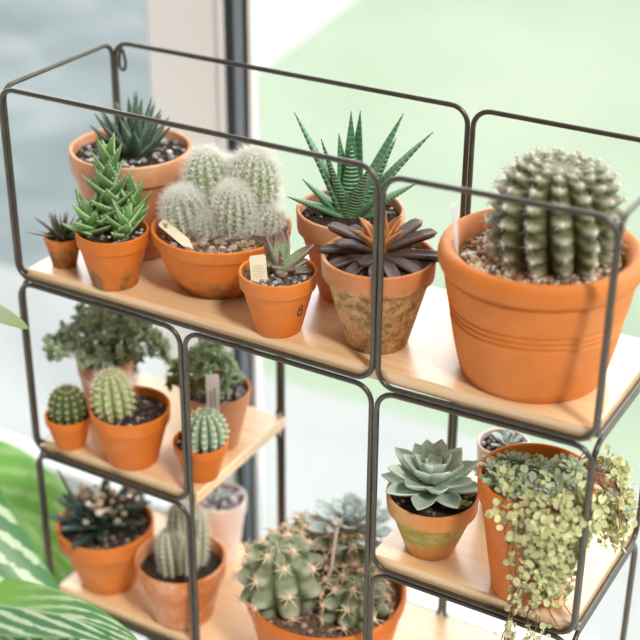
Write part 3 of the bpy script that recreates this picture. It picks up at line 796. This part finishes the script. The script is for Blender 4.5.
# the clump that spills over on the right
for i in range(170):
    q = R.uniform(0, 6.28); f = R.random()**.5; e = R.uniform(-1, 1)
    c_ = Vector((.074+.022*f*math.cos(q), .012+.030*e, PH-.030+.034*f*math.sin(q)))
    sprig(lv if R.random() < .75 else gv, c_, 5, .0037, .0036)
for k in range(12):
    a = rad(R.uniform(-25, 35)); st.tube([Vector((.040*math.cos(a), .040*math.sin(a), z+.004)), Vector((.060*math.cos(a), .060*math.sin(a), PH+.006)), Vector((.080*math.cos(a), .070*math.sin(a), PH-.010)), Vector((.086*math.cos(a), .072*math.sin(a), PH-.045))], .0007, False, 5)
for k in range(9):
    x = .066+R.uniform(0, .026); y = R.uniform(-.012, .03); zz = PH-.048; pts = [Vector((x, y, zz+.012))]
    for i in range(6): zz -= R.uniform(.004, .008); pts.append(Vector((x+R.uniform(-.002, .002), y, zz)))
    st.tube(pts, .0005, False, 5)
    for p in pts: sprig(lv, p, 2, .0028, .0016)
lv.build('trailing_leaves', 'stonecrop_leaf', o, smooth=False); gv.build('grey_leaves', 'grey_stonecrop_leaf', o, smooth=False); st.build('stems', 'red_stem', o)

o = planted('potted_blue_succulent', 'pinkish small pot with drooping blue grey succulent behind the echeveria', 'potted plant', .528, .156, SE, SUC)
z = pot(o, 'terracotta_pink', .0199, .0290, .0802, 'std', soil_dip=.006, rimh=.02, stones=('grey_gravel', 40, .0015, .003, (.2, 1)))
mb = MB(); rosette(mb, (.004, -.004, z+.000), 16, .022, .008, .004, 8, 78, 8, spoon, .3, n=7, m=8)
for k in range(14): leaf(mb, (-.014+R.uniform(-.006, .006), -.026+R.uniform(-.004, .004), z-.014+R.uniform(-.014, .012)), R.uniform(150, 330), R.uniform(40, 110), 100, .016, .007, .003, spoon, .3, n=6, m=8)
st = MB()
for dx in (-.004, .004, 0): st.tube([Vector((dx, -.006, z-.002)), Vector((dx-.006, -.022, z+.006)), Vector((-.014+dx, -.029, z-.006)), Vector((-.014+dx, -.029, z-.022))], .0012, False, 6)
mb.build('drooping_rosette', 'blue_rosette_leaf', o); st.build('stems', 'green_stem', o)

# ================================================================ PLANT LABELS
def label_stick(lab, mat, base, top, w, th=.0012, notch=True, mark=None, face=None, ink='ink'):
    """a flat stake standing in the soil from base to top (world points)"""
    b = Vector(base); tp = Vector(top); up = (tp-b).normalized()
    f = Vector(face) if face else Vector((.5, -.8, .3)); s = up.cross(f).normalized(); nrm = s.cross(up).normalized()
    L = (tp-b).length
    M = Matrix((s, up, nrm)).transposed().to_4x4(); M.translation = b
    if M.to_3x3().determinant() < 0: M = Matrix((-s, up, nrm)).transposed().to_4x4(); M.translation = b
    o = bpy.data.objects.new('plant_label', None); C.objects.link(o); o.matrix_world = M; o.empty_display_size = .01
    o['label'] = lab; o['category'] = 'plant label'; o['group'] = 'plant labels stuck in the pots'
    mb = MB(); h = w/2
    prof = [(0, -.006), (h, .006), (h, L-.002), (h-.0015, L), (-h+.0015, L), (-h, L-.002), (-h, .006)]
    n = len(prof)
    for zz in (-th/2, th/2):
        for x, y in prof: mb.vert((x, y, zz))
    mb.f.append(tuple(reversed(range(n)))); mb.f.append(tuple(range(n, 2*n)))
    for i in range(n): mb.f.append((i, (i+1) % n, n+(i+1) % n, n+i))
    mb.build('stake', mat, o, smooth=False)
    if mark:
        mk = MB()
        for (x0, y0, x1, y1, ww) in mark:
            mk.tube([Vector((x0, y0, th/2+.0001)), Vector((x1, y1, th/2+.0001))], ww, False, 5)
        mk.build('writing', ink, o, smooth=False)
    return o
def loc(ox, oy, oz, x, y, zz):
    c, s = math.cos(VIEW), math.sin(VIEW); return (ox+x*c-y*s, oy+x*s+y*c, oz+zz)
P = (.216, .086, SA)
L4 = .039
label_stick('cream wooden label with black numeral 4 leaning in pan of white haired cacti', 'label_wood', loc(*P, -.030, -.0440, .0630), loc(*P, -.0625, -.0120, .0760), .0100,
            mark=[(.0020, L4, -.0006, L4+.0050, .00055), (.0022, L4, -.0028, L4, .00055), (-.0012, L4+.0030, -.0012, L4-.0030, .00055)], face=(.3, -.6, .75))
P = (.324, .0255, SA)
lines = [(-.0055, y, .0055, y, .00016) for y in (.010, .0125, .015, .0175, .020)]
label_stick('wooden label with faint writing leaning at left in the stamped orange pot', 'label_wood', loc(*P, -.0175, -.019, .057), loc(*P, -.0205, -.002, .083), .0170, mark=lines, ink='faded_pencil', face=(.25, -.9, .35))
P = (.580, .079, SA)
label_stick('white plastic label upright at the left rim of the big cactus pot', 'label_white', loc(*P, -.079, -.002, .114), loc(*P, -.083, .006, .170), .006, face=(.95, -.2, 0))
P = (.212, .0385, SC)
label_stick('pinkish plastic label standing tall behind the little round cactus', 'label_pink', loc(*P, .013, .024, .036), loc(*P, .013, .030, .114), .0150, mark=[(-.002, .03, -.002, .058, .0004), (.002, .036, .002, .062, .0004)])
label_stick('short beige label in front of the little round cactus', 'label_beige', loc(*P, -.006, -.0225, .039), loc(*P, -.007, -.019, .058), .0075)

# ================================================================ PRAYER PLANT IN THE FOREGROUND
FL = -.90
pp = thing('potted_prayer_plant', 'prayer plant with big striped leaves reaching in from the left of shelf', 'potted plant', (-.20, -.08, FL), None, rz=0)
mb = MB(); lathe(mb, smoothprof([(.0005, 0), (.055, 0), (.075, .13), (.079, .131), (.080, .15), (.073, .15), (.071, .13), (.05, .008), (.0005, .008)], .003)); mb.build('pot', 'white_paint', pp)
mb = MB(); rows = [[Vector((r*math.cos(2*PI*k/30), r*math.sin(2*PI*k/30), .132+(.003*R.random() if r < .06 else 0))) for k in range(30)] for r in (.071, .05, .03, .01)]
mb.grid(rows, [[(0, .5, .5, .5)]*30]*4, True, False, True); mb.build('soil', 'peat_soil', pp)
def bigleaf(name, mat, pts, widths, nrm, droop=.12, fold=0, tint=.8, n=26, m=17, th=.0006, wave=0, base=None):
    pts = [Vector(p)-Vector((-.20, -.08, FL)) for p in pts]; nrm = Vector(nrm).normalized()
    def bez(t):
        k = t*(len(pts)-1); i = min(int(k), len(pts)-2); f = k-i
        p0 = pts[max(i-1, 0)]; p1 = pts[i]; p2 = pts[i+1]; p3 = pts[min(i+2, len(pts)-1)]
        return .5*((2*p1)+(p2-p0)*f+(2*p0-5*p1+4*p2-p3)*f*f+(3*p1-p0-3*p2+p3)*f**3)
    mb = MB(); rows = []; at = []
    for i in range(n+1):
        t = i/n; c = bez(t); tg = (bez(min(1, t+.01))-bez(max(0, t-.01))).normalized()
        s = tg.cross(nrm).normalized(); nn = s.cross(tg).normalized()
        w = max(.0006, widths*math.sin(PI*min(1, (.05+.95*t))**.8)**.75 if t < 1 else .0006)
        row = []; ar = []
        for sd in (1, -1):
            for j in range(m):
                x = (-1+2*j/(m-1))*sd; y = -droop*w*x*x+fold*w*abs(x)+wave*math.sin(t*14+x*2)*abs(x)*w
                row.append(c+s*(w*x)+nn*(y+th*sd)); ar.append((t, .5+.5*x, .5+.5*sd, tint))
        rows.append(row); at.append(ar)
    mb.grid(rows, at, True, True, True)
    lf = mb.build(name, mat, pp)
    sm = MB(); b0 = Vector((R.uniform(-.02, .02), R.uniform(-.02, .02), .132)); e = bez(0)
    sm.tube([b0, b0*.4+e*.6+Vector((-.02, 0, .05)), e, bez(.08)], .0022, False, 7); sm.build('leaf_stalk', 'prayer_stem', lf)
bigleaf('leaf', 'prayer_leaf', [(-.120, -.09, -.425), (-.074, -.10, -.443), (-.044, -.10, -.503), (.016, -.10, -.567), (.084, -.10, -.628), (.123, -.10, -.686)], .062, (.50, -.62, .60), .25, 0, .8)
bigleaf('leaf', 'prayer_leaf_folded', [(-.150, -.12, -.64), (-.096, -.125, -.624), (-.028, -.125, -.597), (.067, -.125, -.570), (.155, -.125, -.550), (.237, -.125, -.550)], .036, (.25, -.66, .70), .1, -.25, .8)
bigleaf('leaf', 'prayer_leaf_bright', [(-.300, .06, -.62), (-.240, .09, -.618), (-.168, .10, -.639), (-.103, .10, -.682), (-.058, .10, -.748), (-.049, .10, -.831)], .075, (.45, -.55, .70), .15, .0, .8)
bigleaf('leaf', 'prayer_plain', [(-.110, -.06, -.225), (-.061, -.06, -.225), (-.019, -.06, -.230), (.030, -.06, -.233), (.064, -.062, -.238)], .013, (.35, -.7, .62), .15, .1, .8)

# ================================================================ SETTING
def boxs(name, mat, lo, hi, parent=None, bevel=0):
    mb = MB(); mb.box(lo, hi); o = mb.build(name, mat, parent, smooth=False, bevel=bevel); 
    if not parent: struct(o)
    return o
boxs('floor', 'white_boards', (-2.2, -2.6, FL-.03), (2.2, .40, FL))
YW = .42
boxs('trim_1', 'cream_paint', (-.119, YW, FL), (-.003, YW+.06, 1.3), bevel=.003)
boxs('trim_2', 'white_paint', (-.003, YW-.006, FL), (.0005, YW+.012, 1.3))
boxs('trim_3', 'rubber_seal', (.0005, YW+.004, FL), (.016, YW+.014, 1.3))
boxs('trim_4', 'blue_grey_metal', (.016, YW+.001, FL), (.029, YW+.014, 1.3), bevel=.002)
boxs('trim_5', 'rubber_seal', (.029, YW+.004, FL), (.039, YW+.014, 1.3))
w1 = boxs('window_1', 'white_paint', (.039, YW, FL), (.0455, YW+.010, 1.3)); 
boxs('bottom_rail', 'cream_paint', (.0455, YW-.004, FL), (2.0, YW+.05, FL+.062), w1, .003)
boxs('top_rail', 'cream_paint', (.0455, YW, 1.24), (2.0, YW+.05, 1.3), w1, .003)
boxs('side_stile', 'cream_paint', (2.0, YW, FL), (2.07, YW+.05, 1.3), w1, .003)
boxs('glass_pane', 'window_glass', (.0455, YW+.003, FL+.062), (2.0, YW+.007, 1.24), w1)
w2 = boxs('window_2', 'white_paint', (-.126, YW+.01, FL), (-.119, YW+.05, 1.3))
boxs('bottom_rail', 'cream_paint', (-2.0, YW, FL), (-.126, YW+.05, FL+.062), w2, .003)
boxs('top_rail', 'cream_paint', (-2.0, YW, 1.24), (-.126, YW+.05, 1.3), w2, .003)
boxs('side_stile', 'cream_paint', (-2.07, YW, FL), (-2.0, YW+.05, 1.3), w2, .003)
boxs('glass_pane', 'window_glass', (-2.0, YW+.022, FL+.062), (-.126, YW+.026, 1.24), w2)
def ground(name, mat, poly, z0, z1):
    mb = MB(); n = len(poly)
    for zz in (z0, z1):
        for x, y in poly: mb.vert((x, y, zz))
    mb.f.append(tuple(reversed(range(n)))); mb.f.append(tuple(range(n, 2*n)))
    for i in range(n): mb.f.append((i, (i+1) % n, n+(i+1) % n, n+i))
    return struct(mb.build(name, mat, smooth=False))
GZ = -.93
ground('lawn', 'lawn_grass', [(-40, .5), (40, .5), (40, 60), (-40, 60)], GZ-.08, GZ-.006)
ground('paving', 'pale_paving', [(-2.6, .49), (4, .49), (4, .97), (-.30, 1.0), (-.90, 1.12), (-2.6, 1.16)], GZ-.06, GZ)
ground('patio', 'wet_slate', [(-6, 1.16), (-.90, 1.12), (-.62, 1.05), (-1.98, 3.0), (-4.4, 7), (-12, 7), (-12, 1.16)], GZ-.06, GZ-.002)
ground('garden_path', 'pale_gravel_path', [(-1.36, 2.62), (-1.48, 3.3), (-1.60, 4.0), (-1.9, 7), (-4.4, 7), (-2.0, 3.2)], GZ-.06, GZ-.001)

# ================================================================ CAMERA
cd = bpy.data.cameras.new('camera'); cam = bpy.data.objects.new('camera', cd); C.objects.link(cam)
loc_c = Vector((0.99851, -1.07031, 0.47680)); fw = Vector((-0.439058, 0.769117, -0.464421))
ya, ro = -.518717, .006895
r = Vector((math.cos(ya), -math.sin(ya), 0)); u = r.cross(fw)
r2 = r*math.cos(ro)+u*math.sin(ro); u2 = -r*math.sin(ro)+u*math.cos(ro)
M = Matrix((r2, u2, -fw)).transposed().to_4x4(); M.translation = loc_c
cam.matrix_world = M
cd.sensor_width = 36; cd.lens = 36*1420.8/640; cd.clip_start = .05; cd.clip_end = 200
cd.dof.use_dof = True; cd.dof.focus_distance = 1.43; cd.dof.aperture_fstop = 2.9
bpy.context.scene.camera = cam

# ================================================================ LIGHT
w = bpy.data.worlds.new('sky'); bpy.context.scene.world = w; w.use_nodes = True
nt = w.node_tree; bg = nt.nodes['Background']
tc = nt.nodes.new('ShaderNodeTexCoord'); sx = nt.nodes.new('ShaderNodeSeparateXYZ'); nt.links.new(tc.outputs['Generated'], sx.inputs[0])
rp = nt.nodes.new('ShaderNodeValToRGB'); mr = nt.nodes.new('ShaderNodeMapRange')
mr.inputs[1].default_value = -1; mr.inputs[2].default_value = 1
nt.links.new(sx.outputs[1], mr.inputs[0]); nt.links.new(mr.outputs[0], rp.inputs[0])
e = rp.color_ramp.elements
e[0].position = 0.15; e[0].color = (.30, .255, .20, 1); e[1].position = .86; e[1].color = (4.2, 4.3, 4.4, 1)
m_ = rp.color_ramp.elements.new(.5); m_.color = (.62, .61, .58, 1)
nt.links.new(rp.outputs[0], bg.inputs[0]); bg.inputs[1].default_value = 1.0
sd = bpy.data.lights.new('daylight', 'SUN'); so = bpy.data.objects.new('daylight', sd); C.objects.link(so)
sd.energy = 2.7; sd.angle = rad(9); sd.color = (1, .95, .88)
so.rotation_euler = Vector((-.75, .45, -.98)).to_track_quat('-Z', 'Y').to_euler()
sc = bpy.context.scene
sc.view_settings.view_transform = 'Standard'; sc.view_settings.look = 'None'; sc.view_settings.gamma = 1; sc.view_settings.exposure = 0.0
sc.view_settings.use_curve_mapping = False
sc.cycles.max_bounces = 8; sc.cycles.transparent_max_bounces = 16
